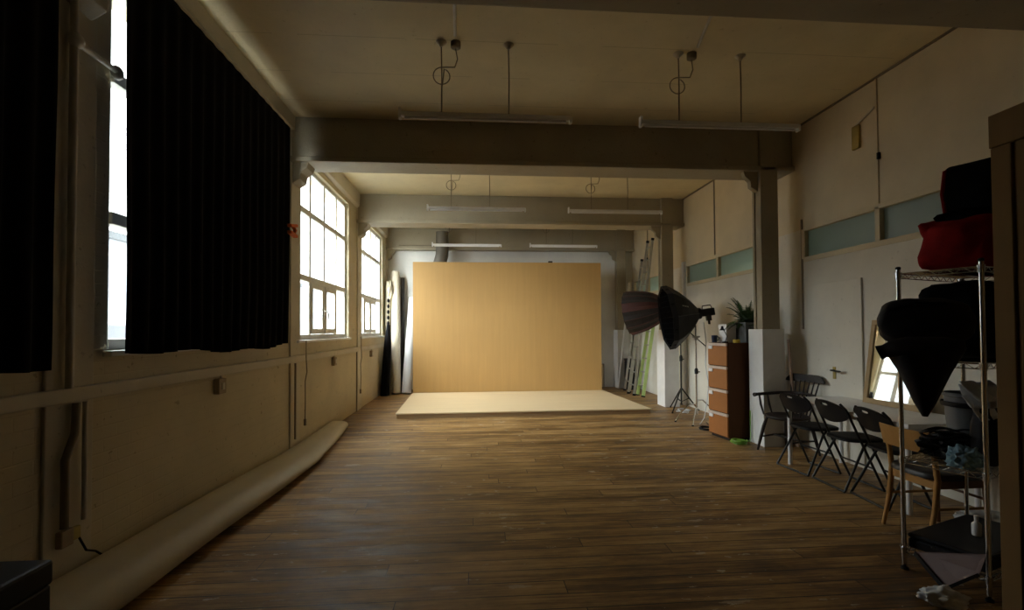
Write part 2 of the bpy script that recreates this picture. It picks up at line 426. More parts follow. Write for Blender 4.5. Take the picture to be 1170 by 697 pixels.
# frosted clerestory lights on the right
for n, (a, b) in enumerate(CW):
    f = MB(); mid = {0: 4.70, 1: 8.03, 2: 11.4}[n]; x0, x1 = XR - .015, XR + .10
    f.box(x0, a, CT - .03, x1, b, CT + .025); f.box(x0, a, CB - .04, x1, b, CB + .02)
    for y in (a, mid, b): f.box(x0, y - .03, CB, x1, y + .03, CT)
    o = struct(f.build('window_%d' % (4 + n), 'board', bevel=.004))
    for p, q in ((a + .03, mid - .03), (mid + .03, b - .03)):
        MB().box(XR + .04, p, CB + .02, XR + .046, q, CT - .03).build('window_pane', 'frost', o)
# the corridor behind them, with its ceiling lamps
k = MB(); x0, x1 = XR + .15, XR + 1.7
k.box(x0, 2.5, 2.0, x1, YB, 2.05); k.box(x0, 2.5, 3.1, x1, YB, 3.15); k.box(x1, 2.5, 2.0, x1 + .05, YB, 3.15)
k.box(x0, 2.45, 2.0, x1, 2.5, 3.15); k.box(x0, YB, 2.0, x1, YB + .05, 3.15)
struct(k.build('wall_corridor', 'pier'))
def area(name, loc, rot, sx, sy, power, col=(1, 1, 1), portal=False):
    l = bpy.data.lights.new(name, 'AREA'); l.shape = 'RECTANGLE'; l.size = sx; l.size_y = sy; l.energy = power; l.color = col
    o = bpy.data.objects.new(name, l); C.objects.link(o); o.location = loc; o.rotation_euler = rot
    if portal: l.cycles.is_portal = True
    return o
area('corridor_lamp', (XR + .22, 7.15, 3.0), (0, 0, 0), .08, .35, 5, (.85, 1, .92))
area('corridor_lamp', (XR + .22, 10.85, 3.0), (0, 0, 0), .08, .35, 5, (.85, 1, .92))
area('corridor_lamp', (XR + .9, 4.6, 3.05), (0, 0, 0), .2, .4, .15, (.95, 1, .98))
for a, b in WINS:
    area('sky_portal', (XL - .34, (a + b) / 2, (SILL + HEAD) / 2), (0, R(-90), 0), HEAD - SILL, b - a, 1, portal=True)

# ------------------------------------------------------------------ outside
struct(MB().box(-90, -60, -7.2, XL - 1, 90, -7).build('outside_ground', 'concrete'))
bd = thing('building', 'pale building across the street seen through the windows', 'building', (-26, 30, -7))
MB().box(-6, -40, 0, 0, 60, 15.2).build('facade', 'facade', bd)
MB().box(-6.2, -40, 15.2, .4, 60, 15.7).build('roof', 'slate', bd)
MB().box(0, -40, 0, .3, 60, 8.6).build('brick_front', 'brick', bd)
for k in range(14):
    MB().box(.3, -30 + k * 6, 6.4, .36, -27.4 + k * 6, 9).build('window_pane', 'dkglass', bd)

# ------------------------------------------------------------------ curtains
def curtain(y0, y1, z0, z1, x, amp, seed, per=.16):
    ny = int((y1 - y0) / .018); rows = 26; b = MB(); vs = []
    for j in range(rows + 1):
        t = j / rows; z = z1 + (z0 - z1) * t; r = []
        for i in range(ny + 1):
            s = i / ny; y = y0 + (y1 - y0) * s
            ph = 2 * pi * y / per + 1.6 * noise.noise(Vector((y * 1.3, seed, t * .6)))
            a = amp * (.08 + .92 * t ** .6) * (1 + .5 * noise.noise(Vector((y * 2, 3 + seed, 0))))
            yy = y - (.05 * (s - .2) * (t ** 3))
            zz = z + (.02 * sin(y * 2.1 + seed) + .012 * sin(y * 7)) * t
            r.append(b.bm.verts.new((x + a * sin(ph) + .03 * t * noise.noise(Vector((y, t * 2, seed))), yy, zz)))
        vs.append(r)
    for j in range(rows):
        for i in range(ny): b.bm.faces.new((vs[j][i], vs[j][i + 1], vs[j + 1][i + 1], vs[j + 1][i]))
    return b
cu = thing('blackout_curtain', 'black pleated blackout curtain over the tall window, sliver of daylight at its edge', 'curtain', (0, 0, 0))
curtain(3.07, 5.70, 1.35, 3.86, XL + .12, .024, 1).build('curtain_cloth', 'black', cu, smooth=True, solid=.004)
MB().tube([(XL + .12, 3.0, 3.86), (XL + .12, 5.75, 3.86)], .022).build('curtain_rail', 'pipe', cu)
cu = thing('blackout_curtain', 'black blackout curtain at the left edge, before the wall pipe', 'curtain', (0, 0, 0))
curtain(.2, 2.59, 1.34, 3.86, XL + .12, .024, 5).build('curtain_cloth', 'black', cu, smooth=True, solid=.004)
MB().tube([(XL + .12, .1, 3.86), (XL + .12, 2.56, 3.86)], .022).build('curtain_rail', 'pipe', cu)
cl = thing('spring_clamp', 'small orange clamp gripping the edge of the large black curtain', 'clamp', (XL + .15, 5.66, 2.66))
cl.scale = (1.8, 1.8, 1.8)
MB().bar((.0, -.03, .02), (.01, .055, .035), .03, .02).bar((.0, -.03, -.02), (.01, .055, -.035), .03, .02).build('jaw', 'orange', cl, bevel=.004)
MB().tube([(0, .03, .03), (.015, .03, 0), (0, .03, -.03)], .012).build('spring', 'orange', cl)

# ------------------------------------------------------------------ pipes, boxes and cords on the left wall
p = MB(); p.tube([(XL + .05, 2.79, 1.20), (XL + .05, 2.79, 4.1)], .020, 10)
tag(p.build('conduit_pipe', 'pipe', smooth=True), 'grey conduit pipe running up the wall beside the left curtain', 'pipe')
p = MB(); p.tube([(XL + .06, 2.78, 3.09), (XL + .06, 3.08, 3.09), (XL + .05, 3.12, 3.09)], .017, 10); p.blob((XL + .06, 2.79, 3.10), (.035, .045, .045), amp=0, sub=2); p.blob((XL + .05, 3.11, 3.09), (.03, .045, .045), amp=0, sub=2)
tag(p.build('branch_pipe', 'pipe', smooth=True), 'short pipe branching sideways off the wall conduit to the window edge', 'pipe')
p = MB(); p.tube([(XL + .05, 2.84, 1.115), (XL + .05, 2.83, .95), (XL + .05, 2.77, .82), (XL + .05, 2.77, .46)], .020, 10)
tag(p.build('drop_pipe', 'darkpipe', smooth=True), 'grimy pipe dropping from the rail to the double socket', 'pipe')
p = MB(); p.tube([(XL + .05, 2.90, 1.115), (XL + .05, 2.90, .46)], .013, 8)
tag(p.build('thin_pipe', 'pipe', smooth=True), 'thinner pipe dropping beside the grimy pipe to the double socket', 'pipe')
k = thing('socket_box', 'brown double socket low on the wall above the paper roll', 'socket', (XL + .02, 2.80, .40))
MB().box(0, -.05, -.045, .035, .03, .045).build('box', 'box', k, bevel=.006)
MB().box(0, .032, -.035, .025, .09, .035).build('socket_plate', 'yellowed', k, bevel=.006)
MB().tube([(.02, .08, -.03), (.03, .12, -.12), (.02, .20, -.16), (.03, .26, -.22)], .006).build('socket_cord', 'blackp', k)
for y, z, lb in ((4.39, 1.03, 'small brown switch box under the rail below the large black curtain'), (7.81, 1.03, 'small brown switch box under the first open-view window'), (10.55, 1.02, 'small brown switch box near the far corner below the rail')):
    k = thing('switch_box', lb, 'switch', (XL, y, z))
    MB().box(0, -.06, -.065, .05, .06, .065).build('box', 'box', k, bevel=.006)
    MB().box(.05, -.022, -.03, .058, .022, .03).build('switch_plate', 'trim', k, bevel=.002)
    MB().tube([(.02, .03, .065), (.02, .03, .09)], .011).build('conduit_stub', 'pipe', k)
for y, z0, z1, lb in ((6.06, .2, 1.115, 'vertical pipe under the rail at the end of the large curtain'), (9.12, .02, 1.115, 'vertical pipe under the rail between the two far windows')):
    tag(MB().tube([(XL + .06, y, z0), (XL + .06, y, z1)], .012).build('wall_pipe', 'darkpipe', smooth=True), lb, 'pipe')
for y, z0, lb in ((6.40, .36, 'cord hanging down the wall under the nearer daylight window'), (9.42, .38, 'cord hanging down the wall under the farther daylight window')):
    k = thing('wall_cable', lb, 'cord', (XL + .06, y, z0))
    MB().tube([(0, 0, 0), (.01, -.02, .25), (0, .0, .5), (.012, .03, .62), (.012, .0, .8), (.012, 0, 1.02)], .007).build('cord', 'darkpipe', k)
    MB().tube([(0, 0, -.06), (0, 0, .02)], .018).build('plug', 'darkpipe', k)

# ------------------------------------------------------------------ paper roll along the left wall
def roll_ring(y, wd, ht, n=28):
    cx = XL + .012 + wd / 2
    out = []
    for i in range(n):
        a = 2 * pi * i / n
        x = cx + wd / 2 * math.copysign(abs(cos(a)) ** .8, cos(a)); z = ht / 2 + .004 + ht / 2 * sin(a)
        if cos(a) < 0: z += .22 * ht * (-cos(a)) * max(0, sin(a) + .3)
        out.append((x, y, z))
    return out
b = MB(); rings = []
for i in range(41):
    t = i / 40; y = 2.34 + t * 5.3
    wd = .36 + .12 * min(1, t * 1.6) - .20 * max(0, (y - 5.6) / 2.04) + .01 * sin(y * 3)
    rings.append(roll_ring(y, wd, .225 - .105 * min(1, max(0, (y - 2.6) / 3.0)) + .008 * sin(y * 1.7)))
b.loft(rings, False, False)
tag(b.build('paper_roll', 'paper', smooth=True, solid=.006), 'long cream backdrop paper roll lying along the foot of the left wall', 'paper roll')
k = thing('equipment_case', 'black case at the bottom left corner, standing at the end of the paper roll', 'case', (-1.94, 1.94, 0))
MB().box(-.19, -.21, .02, .22, .19, .48).build('body', 'blackp', k, bevel=.012)
MB().box(-.195, -.215, .48, .225, .195, .58).build('lid', 'blackp', k, bevel=.014)
MB().tube([(.225, -.09, .36), (.25, -.08, .36), (.25, .06, .36), (.225, .07, .36)], .010).build('handle', 'blackm', k)
for q in ((-.16, -.18), (.19, -.18), (-.16, .16), (.19, .16)): MB().box(q[0] - .02, q[1] - .02, 0, q[0] + .02, q[1] + .02, .02).build('foot', 'blackp', k)

# ------------------------------------------------------------------ plywood set
k = thing('plywood_backdrop', 'large upright tan plywood panel standing behind the platform', 'backdrop panel', (0, 11.22, 0))
for n, (a, b) in enumerate(((-1.415, .0695), (.0705, 1.5195), (1.5205, 2.97))): MB().box(a, 0, .0, b, .022, 3.085).build('plywood_sheet', 'ply', k)
f = MB()
for x in (-1.38, .07, 1.52, 2.93): f.box(x - .022, .024, 0, x + .022, .075, 3.05)
f.box(-1.40, .024, .04, 2.95, .07, .09).box(-1.40, .024, 1.5, 2.95, .07, 1.55).box(-1.40, .024, 3.0, 2.95, .07, 3.05)
for x in (-.6, 2.2): f.bar((x, .07, 2.0), (x, .95, .03), .045, .045)
f.build('timber_brace', 'plyedge', k)
MB().box(1.72, -.015, 3.085, 1.82, .05, 3.12).build('clamp', 'blackm', k, bevel=.004)
k = thing('plywood_platform', 'low pale plywood platform lying in front of the backdrop panel', 'platform', (0, 0, 0))
o = [(-1.36, 8.44), (3.14, 8.47), (2.99, 11.20), (-1.42, 11.20)]
MB().prism(o, 'z', .07, .09).build('deck', 'plyb', k)
cx = [(x + (.02 if x < 0 else -.02), y + (.012 if y < 9 else -.01)) for x, y in o]
MB().prism(cx, 'z', 0, .069).build('base_frame', 'plyedge', k)

# ------------------------------------------------------------------ rolls stacked in the far left corner
def leaning_roll(name, m, a, b_, r, lb, cat, core=True):
    a, b_ = Vector(a), Vector(b_); k = thing(name, lb, cat, a)
    t = b_ - a
    MB().tube([(0, 0, 0), t * .25, t * .5, t * .75, t], r, 18).build('roll', m, k, smooth=True)
    if core: MB().tube([t * 1.0, t * 1.004], r * .45, 14).build('core', 'stick', k)
    return k
leaning_roll('backdrop_roll', 'creamp', (-1.87, 11.72, .02), (-2.0, 12.38, 2.98), .105, 'tall cream paper roll leaning in the far left corner', 'roll')
leaning_roll('backdrop_roll', 'whitep', (-1.63, 11.72, .02), (-1.54, 12.34, 2.32), .115, 'white roll leaning against the back wall next to the tan panel', 'roll')
leaning_roll('backdrop_roll', 'charcoal', (-1.77, 12.08, .02), (-1.83, 12.5, 2.85), .045, 'thin dark roll standing between the cream and white rolls', 'roll')
leaning_roll('backdrop_roll', 'charcoal', (-1.47, 12.0, .02), (-1.42, 12.5, 1.75), .05, 'short dark roll behind the white roll beside the panel', 'roll')
k = thing('black_fabric', 'black cloth draped in the far left corner beside the cream roll', 'cloth', (-2.10, 11.50, 0))
rings = []
for z, wx, wy in ((.0, .10, .14), (.3, .095, .13), (.7, .09, .12), (1.1, .075, .10), (1.4, .055, .08), (1.65, .03, .04)):
    rings.append([(wx * cos(a) * (1 + .12 * sin(7 * a)) + .055 * z * .5, wy * sin(a) * (1 + .12 * sin(5 * a + z)) + .12 * z, z) for a in [2 * pi * i / 36 for i in range(36)]])
MB().loft(rings).build('draped_cloth', 'black', k, smooth=True)
k = thing('cloth_bundle', 'cream cloth bundle hanging at the top of the far left corner', 'cloth', (-2.11, 12.2, 1.3))
MB().blob((0, 0, 1.22), (.10, .16, .24), amp=.25, seed=3).build('bundle', 'cloth', k, smooth=True)
MB().tube([(.0, -.02, 1.2), (-.03, -.06, .8), (-.04, -.08, .3), (-.04, -.08, 0)], [.09, .075, .06, .04], 12).build('hanging_cloth', 'cloth', k, smooth=True)
e = MB()
for i in range(7): e.blob((-.005, -.14 - .004 * i, .95 - i * .14), (.03, .03, .05), amp=.2, sub=2, seed=i)
e.build('dark_edging', 'black', k, smooth=True)
MB().tube([(-.02, .2, 1.3), (-.0, .05, -1.29)], .035).build('core', 'darkpipe', k)
# duct
d = MB(); d.tube([(-.80, 12.12, 3.96), (-.80, 12.12, 3.55), (-.81, 12.12, 3.38), (-.86, 12.12, 3.2), (-.93, 12.12, 3.0), (-1.0, 12.12, 2.7), (-1.0, 12.12, 1.5)], .16, 20)
tag(d.build('duct_pipe', 'duct', smooth=True), 'round grey duct coming down behind the tan panel by the back beam', 'duct')
struct(MB().tube([(-1.9, 12.34, 3.66), (-.9, 12.34, 3.66)], .012).build('beam_rail', 'darkpipe'))

# ------------------------------------------------------------------ fluorescent battens
def batten(loc, lb):
    k = thing('fluorescent_light', lb, 'light', loc, 0, 'hanging fluorescent battens')
    MB().box(0, -.026, .0, 1.55, .026, .042).build('housing', 'white', k, bevel=.006)
    MB().tube([(.04, 0, -.008), (1.51, 0, -.008)], .012, 10).build('lamp_tube', 'white', k, smooth=True)
    MB().box(-.012, -.028, -.022, .012, .028, .075).build('end_cap', 'white', k, bevel=.004)
    MB().box(1.538, -.028, -.022, 1.562, .028, .036).build('end_cap', 'white', k, bevel=.004)
    top = H - loc[2]
    for x in (.37, .98):
        MB().tube([(x, 0, .05), (x + .004, 0, top * .5), (x, 0, top)], .006, 6).build('suspension_wire', 'darkpipe', k)
        MB().lathe([(.05, top - .006), (.045, top - .014), (.02, top - .03), (.016, top - .05)], (x, 0, 0)).build('ceiling_rose', 'trim', k, smooth=True)
    c = arc((.37, top - .30), .075, pi / 2, 2.4 * pi, 20, 'xz', .02)
    MB().tube([(.50, .0, top - .06), (.515, .01, top - .15), (.49, .02, top - .22)] + [(p[0], .02 + .001 * i, p[2]) for i, p in enumerate(c)] + [(.375, .012, top - .42), (.372, .01, .05)], .005, 6).build('power_cable', 'darkpipe', k)
    MB().lathe([(.045, top), (.045, top - .05), (.03, top - .06)], (.50, 0, 0)).build('junction_box', 'darkpipe', k)
    return k
L = [((-.665, 4.37, 3.425), 'hanging white batten light at the front, on the window side'), ((1.56, 4.40, 3.40), 'hanging white batten light at the front, on the right wall side'),
     ((-.74, 7.7, 3.41), 'hanging white batten light between the front and middle beams, window side'), ((1.53, 7.75, 3.39), 'hanging white batten light between the front and middle beams, right side'),
     ((-.95, 11.0, 3.40), 'hanging white batten light above the left half of the tan panel'), ((1.27, 11.0, 3.38), 'hanging white batten light above the right half of the tan panel')]
b0 = batten(*L[0])
for loc, lb in L[1:]: dup(b0, (loc[0], loc[1], b0.location.z), 0, lb)
tag(MB().tube([(-.165, 4.25, H - .012), (-.135, 3.2, H - .012)], .014).build('ceiling_conduit', 'pipe'), 'conduit along the ceiling ending at the light on the window side', 'pipe')
tag(MB().tube([(2.06, 4.27, H - .012), (1.93, 3.66, H - .012), (1.9, 3.2, H - .012)], .014).build('ceiling_conduit', 'pipe'), 'slanting conduit along the ceiling ending at the right front light', 'pipe')

# ------------------------------------------------------------------ right wall fittings
k = thing('wall_bracket', 'yellowed metal plate hanging high on the right wall', 'bracket', (XR - .02, 4.95, 3.60))
MB().box(-.012, -.05, -.14, .02, .05, .12).build('plate', 'yellowed', k, bevel=.01)
MB().bar((.0, .02, .11), (.0, -.25, .21), .015, .02).build('arm', 'trim', k)
tag(MB().box(XR - .03, 4.65, 3.25, XR, 4.675, 3.32).build('wall_mount_clip', 'blackp', bevel=.004), 'small black fitting on the vertical wall joint above the frosted windows', 'fitting')
d = struct(MB().box(XR - .022, 4.92, .0, XR - .002, 5.72, 2.05).build('door_1', 'wallw', bevel=.003))
h = MB(); h.box(XR - .032, 5.30, .92, XR - .022, 5.345, 1.06).build('handle_plate', 'yellowed', d, bevel=.003)
h = MB(); h.tube([(XR - .03, 5.32, 1.02), (XR - .075, 5.32, 1.02), (XR - .078, 5.29, 1.02), (XR - .078, 5.17, 1.015)], .011); h.build('door_handle', 'blackm', d, smooth=True)
k = MB(); k.prism([(5.83, 0), (5.89, 0), (5.878, 1.36), (5.852, 1.36)], 'x', 0, .02)
k.bm.transform(Matrix.Translation((XR - .012, 0, .02)) @ Matrix.Rotation(R(-4), 4, 'Y') @ Matrix.Translation((-.12, 0, 0)))
tag(k.build('wood_stick', 'stick', bevel=.003), 'pinkish wooden stick leaning on the wall beside the white pier', 'stick')

# ------------------------------------------------------------------ filing cabinet and what stands on it
ang = math.atan2(.115, .993)
fc = thing('filing_cabinet', 'four-drawer filing cabinet with orange wood fronts and dark brown sides', 'cabinet', (3.36, 6.50, 0), ang)
MB().box(.012, -.22, .03, .60, .22, 1.315).build('body', 'cabside', fc, bevel=.004)
MB().box(.03, -.20, 0, .58, .20, .03).build('plinth', 'blackp', fc)
for i in range(4):
    z0 = .05 + i * .318
    d = MB().box(-.008, -.212, z0, .012, .212, z0 + .268).build('drawer', 'drawer', fc, bevel=.003)
    MB().box(-.016, -.212, z0 + .27, .012, .212, z0 + .306).build('pull_strip', 'drawtrim', d, bevel=.003)
    MB().box(-.020, .10, z0 + .222, -.008, .19, z0 + .268).build('label_holder', 'white', d, bevel=.002)
CTOP = 1.316
def fern(loc):
    k = thing('potted_fern', 'green fern in a grey square planter on the filing cabinet', 'plant', loc, R(7))
    p = MB(); r = []
    for z, s in ((0, .125), (.28, .145), (.28, .13), (.23, .128)): r.append([(s * i, s * j, z) for i, j in ((-1,-1),(1,-1),(1,1),(-1,1))])
    p.loft(r).build('planter', 'grey', k, bevel=.004)
    f = MB(); rnd = random.Random(4)
    for n in range(80):
        a = rnd.uniform(0, 2 * pi); L_ = rnd.uniform(.26, .44) * (.72 if cos(a) > .2 or sin(a) < -.3 else 1); up = rnd.uniform(.6, 1.7); sp = []
        for i in range(11):
            t = i / 10
            sp.append(Vector((cos(a) * L_ * (t * .65 / up ** .5), sin(a) * L_ * (t * .65 / up ** .5), .22 + L_ * (up * t - .62 * t * t * (1.25 if up < .8 else .8)))))
        f.tube(sp, .003, 4)
        side = Vector((-sin(a), cos(a), 0))
        for i in range(1, 11):
            wd = .115 * (1 - (i / 10.5) ** 1.5) * (.45 + .55 * min(1, i / 3))
            dr = (sp[i] - sp[i - 1])
            for sg in (-1, 1):
                for q in (0, .5):
                    c0 = sp[i] - dr * q
                    tip = c0 + side * sg * wd + dr * .6 + Vector((0, 0, -.014))
                    v = [f.bm.verts.new(x) for x in (c0 - dr * .2, c0 + side * sg * wd * .5 - dr * .05 + Vector((0, 0, .006)), tip, c0 + side * sg * wd * .5 + dr * .32, c0 + dr * .2)]
                    f.bm.faces.new(v)
    f.build('fronds', 'leaf', k)
    return k
fern((3.80, 6.49, CTOP))
wb = thing('white_box', 'small white box beside the planter on the filing cabinet', 'box', (3.56, 6.60, CTOP), ang)
MB().box(-.075, -.09, 0, .075, .09, .20).build('body', 'white', wb, bevel=.005)
MB().box(-.079, -.094, .20, .079, .094, .255).build('lid', 'white', wb, bevel=.005)
k = thing('desk_lamp', 'little black lamp with bent arm on the cabinet, in front of the white box', 'lamp', (3.43, 6.42, CTOP))
MB().lathe([(.04, 0), (.04, .015), (.01, .02)]).build('base', 'blackp', k)
MB().tube([(0, 0, .015), (.02, -.02, .09), (-.01, .01, .17), (-.02, .03, .19)], .006).build('arm', 'blackm', k)
MB().lathe([(.014, .03), (.018, .0), (.042, -.03), (.036, -.03)], (-.02, .035, .20)).build('lamp_shade', 'blackp', k, smooth=True)
k = thing('cup', 'dark blue cup near the front corner on the filing cabinet', 'cup', (3.40, 6.66, CTOP))
MB().lathe([(.034, 0), (.038, .05), (.04, .10), (.036, .10), (.034, .015)]).build('cup_body', 'blue', k, smooth=True)
MB().tube(arc((.04, .055), .028, -pi / 2, pi / 2, 8, 'xz', 0), .006).build('handle', 'blue', k)
k = thing('tape_roll', 'yellow roll of tape on the cabinet below the planter', 'tape', (3.56, 6.36, CTOP))
MB().lathe([(.045, 0), (.045, .045), (.03, .045), (.03, 0)], n=24, cap0=False, cap1=False).build('tape', 'yellow', k, smooth=True)
MB().lathe([(.03, .002), (.03, .043), (.026, .043), (.026, .002)], n=24, cap0=False, cap1=False).build('core', 'stick', k, smooth=True)
k = MB(); pts = []
for i in range(110):
    a = i / 110 * 2 * pi * 4; r = .09 + .010 * sin(i * .37); pts.append((r * cos(a), r * sin(a), .012 + .010 * (i / 110 * 4) + .003 * sin(i)))
pts += [(.13, .02, .03), (.17, .03, .02), (.195, .05, .06), (.198, .06, .42)]
o = k.tube([(p[0] + 3.44, p[1] + 6.13, p[2]) for p in pts], .008, 6).build('coiled_cable', 'greenc', smooth=True)
tag(o, 'lime green coiled cable on the floor before the filing cabinet', 'cable')

# ------------------------------------------------------------------ studio lights
def stand(name, lb, loc, rz, hgt, legs, cs):
    k = thing(name, lb, 'light stand', loc, rz, None)
    MB().tube([(0, 0, .10), (0, 0, hgt * .52)], .017, 12).build('lower_pole', 'chrome' if cs else 'blackm', k, smooth=True)
    MB().tube([(0, 0, hgt * .5), (0, 0, hgt)], .012, 12).build('upper_pole', 'chrome' if cs else 'blackm', k, smooth=True)
    MB().lathe([(.028, hgt * .49), (.030, hgt * .53), (.018, hgt * .55)]).tube([(.02, 0, hgt * .51), (.06, 0, hgt * .51)], .008).build('clamp_collar', 'blackp', k, smooth=True)
    for a, L_, z in legs:
        c, s = cos(a), sin(a)
        if cs: pts = [(0, 0, z), (c * .04, s * .04, z + .035), (c * .13, s * .13, z + .035), (c * (L_ - .1), s * (L_ - .1), z * .62), (c * L_, s * L_, .012)]
        else: pts = [(0, 0, .42), (c * L_ * .5, s * L_ * .5, .21), (c * L_, s * L_, .012)]
        l = MB().tube(pts, .0125, 10).build('leg', 'chrome' if cs else 'blackm', k, smooth=True)
        MB().tube([(c * L_, s * L_, .0), (c * L_, s * L_, .02)], .017).build('rubber_foot', 'blackp', l)
        if not cs: MB().tube([(0, 0, .16), (c * L_ * .45, s * L_ * .45, .225)], .007).build('brace', 'blackm', l)
    return k
P2 = Vector((3.64, 7.75, 0))
cst = stand('c_stand', 'chrome light stand holding the black octagonal softbox', (P2.x, P2.y, 0), 0, 1.57,
            [(R(238), .52, .18), (R(190), .40, .24), (R(20), .42, .30)], True)
MB().obox((0, 0, 1.36), (.06, .05, .07), Matrix.Rotation(0, 3, 'Z')).tube([(-.06, 0, 1.38), (.06, -.02, 1.38)], .016).build('grip_head', 'alu', cst, bevel=.006)
MB().tube([(-.10, 0, 1.45), (.16, -.02, 1.22)], .008).build('grip_arm', 'blackm', cst)
P1 = Vector((3.83, 8.78, 0))
st2 = stand('light_stand', 'black light stand behind, holding the red-brown umbrella softbox', (P1.x, P1.y, 0), 0, 1.86,
            [(R(225), .42, 0), (R(100), .36, 0), (R(345), .30, 0)], False)
def frame_to(n, up=(0, 0, 1)):
    """rotation whose +Z is n"""
    n = Vector(n).normalized(); x = Vector(up).cross(n).normalized(); y = n.cross(x)
    return Matrix((x, y, n)).transposed()
# octagonal black softbox: +Z of its own frame runs from the lamp to the open front
AP = Vector((3.70, 7.8, 1.765)); n = Vector((-.98, .165, -.13)).normalized(); F = frame_to(n)
sb = thing('softbox_light', 'black octagonal softbox with lamp head facing the plywood set', 'studio light', AP)
sb.rotation_euler = F.to_euler()
rings = []; RO = .53; D = .45
def octo(r, z, n=8, off=0): return [(r * cos(2 * pi * i / n + off), r * sin(2 * pi * i / n + off), z) for i in range(n)]
sh = MB().loft([octo(.09, 0), octo(.215, .09), octo(.375, .24), octo(.465, .35), octo(RO, D)], True, False)
sh.build('shell', 'nylon', sb, solid=.006)
MB().loft([octo(RO, D - .005), octo(RO + .004, D + .08)], False, False).build('front_skirt', 'nylon', sb, solid=.006)
g = MB()
for i in range(-5, 6):
    hw = math.sqrt(max(.01, (RO * .94) ** 2 - (i * .09) ** 2))
    g.box(i * .09 - .002, -hw, D + .01, i * .09 + .002, hw, D + .06); g.box(-hw, i * .09 - .002, D + .01, hw, i * .09 + .002, D + .06)
g.build('egg_crate_grid', 'black', sb)
MB().loft([octo(RO * .98, D + .002), octo(RO * .98, D + .006)]).build('diffuser', 'charcoal', sb)
rb = MB()
for i in range(8):
    a = 2 * pi * i / 8
    rb.tube([((r + .004) * cos(a), (r + .004) * sin(a), z) for r, z in ((.09, 0), (.215, .09), (.375, .24), (.465, .35), (RO, D))], .006, 6)
rb.build('rib', 'blackm', sb)
MB().lathe([(.085, -.05), (.095, -.03), (.095, .01), (.08, .02)]).build('speed_ring', 'blackp', sb, smooth=True)
lh = MB().box(-.075, -.06, -.26, .075, .065, -.05).build('lamp_head', 'blackp', sb, bevel=.012)
MB().tube([(0, .06, -.08), (0, .115, -.09), (0, .115, -.22), (0, .06, -.24)], .009).build('handle', 'blackm', lh)
MB().box(-.05, -.14, -.20, .05, -.055, -.13).tube([(0, -.14, -.165), (.0, -.20, -.16)], .02).build('mount_bracket', 'blackm', sb, bevel=.006)
lg = MB()
for i, (u, v) in enumerate(((0, .05), (.0, .0), (.0, -.05))):
    lg.box(-.012 + u, v - .02, 0, .012 + u, v - .008, .003).box(-.012 + u, v + .008, 0, .012 + u, v + .014, .003).box(-.006 + u, v - .02, 0, .0 + u, v + .014, .003)
# white maker's marks on two of the side panels facing the room
def panel_frame(k):
    a = 2 * pi * (k + .5) / 8; ca = cos(pi / 8)
    p0 = Vector((.375 * ca * cos(a), .375 * ca * sin(a), .24)); p1 = Vector((.465 * ca * cos(a), .465 * ca * sin(a), .35))
    v = (p1 - p0).normalized(); u = Vector((-sin(a), cos(a), 0)); nn = u.cross(v)
    if nn.dot(Vector((cos(a), sin(a), 0))) < 0: u = -u; nn = -nn
    return Matrix.Translation(p0 + nn * .008 + v * .05) @ Matrix((u, v, nn)).transposed().to_4x4()
Fi = F.inverted(); best = sorted(range(8), key=lambda k: (F @ (panel_frame(k).to_3x3() @ Vector((0, 0, 1)))).dot(Vector((.35, .92, 0))))[:1]
for kk in best:
    q = MB(); q.add(lg); q.bm.transform(panel_frame(kk) @ Matrix.Rotation(R(90), 4, 'Z') if abs((F @ (panel_frame(kk).to_3x3() @ Vector((1, 0, 0)))).z) < .6 else panel_frame(kk)); q.build('logo', 'white', sb)
# red-brown parabolic softbox behind
AP2 = Vector((3.61, 8.80, 1.93)); n2 = Vector((-.80, .55, -.14)); F2 = frame_to(n2)
ub = thing('umbrella_softbox', 'red-brown ribbed umbrella softbox behind the black octagonal one', 'studio light', AP2)
ub.rotation_euler = F2.to_euler()
NR = 16; Z2 = .76
def ring(r, z, seg=4):
    o = []
    for i in range(NR):
        for j in range(seg):
            a = 2 * pi * (i + j / seg) / NR; d = abs(j / seg - .5) * 2
            o.append((r * (.955 + .045 * d) * cos(a), r * (.955 + .045 * d) * sin(a), z))
    return o
prof = [(.05, 0), (.13, .05), (.22, .13), (.30, .25), (.365, .42), (.405, .59), (.425, Z2)]
bm_ = MB().loft([ring(r, z) for r, z in prof], True, False)
ush = bm_.build('shell', 'charcoal', ub, solid=.005)
ush.data.materials.append(M['maroon'])
for p in ush.data.polygons:
    c = p.center; a = (math.atan2(c.y, c.x) / (2 * pi) * NR) % NR
    if int(a) % 4 == 0: p.material_index = 1
    p.use_smooth = False
rb = MB()
for i in range(NR):
    a = 2 * pi * i / NR
    rb.tube([((r + .003) * cos(a), (r + .003) * sin(a), z) for r, z in prof], .007, 5)
rb.build('rib', 'maroon', ub)
MB().lathe([(.40, Z2 - .004), (.40, Z2)], n=32).build('diffuser', 'whitep', ub)
MB().lathe([(.075, -.05), (.085, -.03), (.08, .01)]).build('speed_ring', 'blackp', ub, smooth=True)
MB().box(-.06, -.06, -.27, .06, .06, -.05).build('lamp_head', 'blackp', ub, bevel=.012)
MB().box(-.03, -.13, -.20, .03, -.055, -.14).build('mount_bracket', 'blackm', ub)
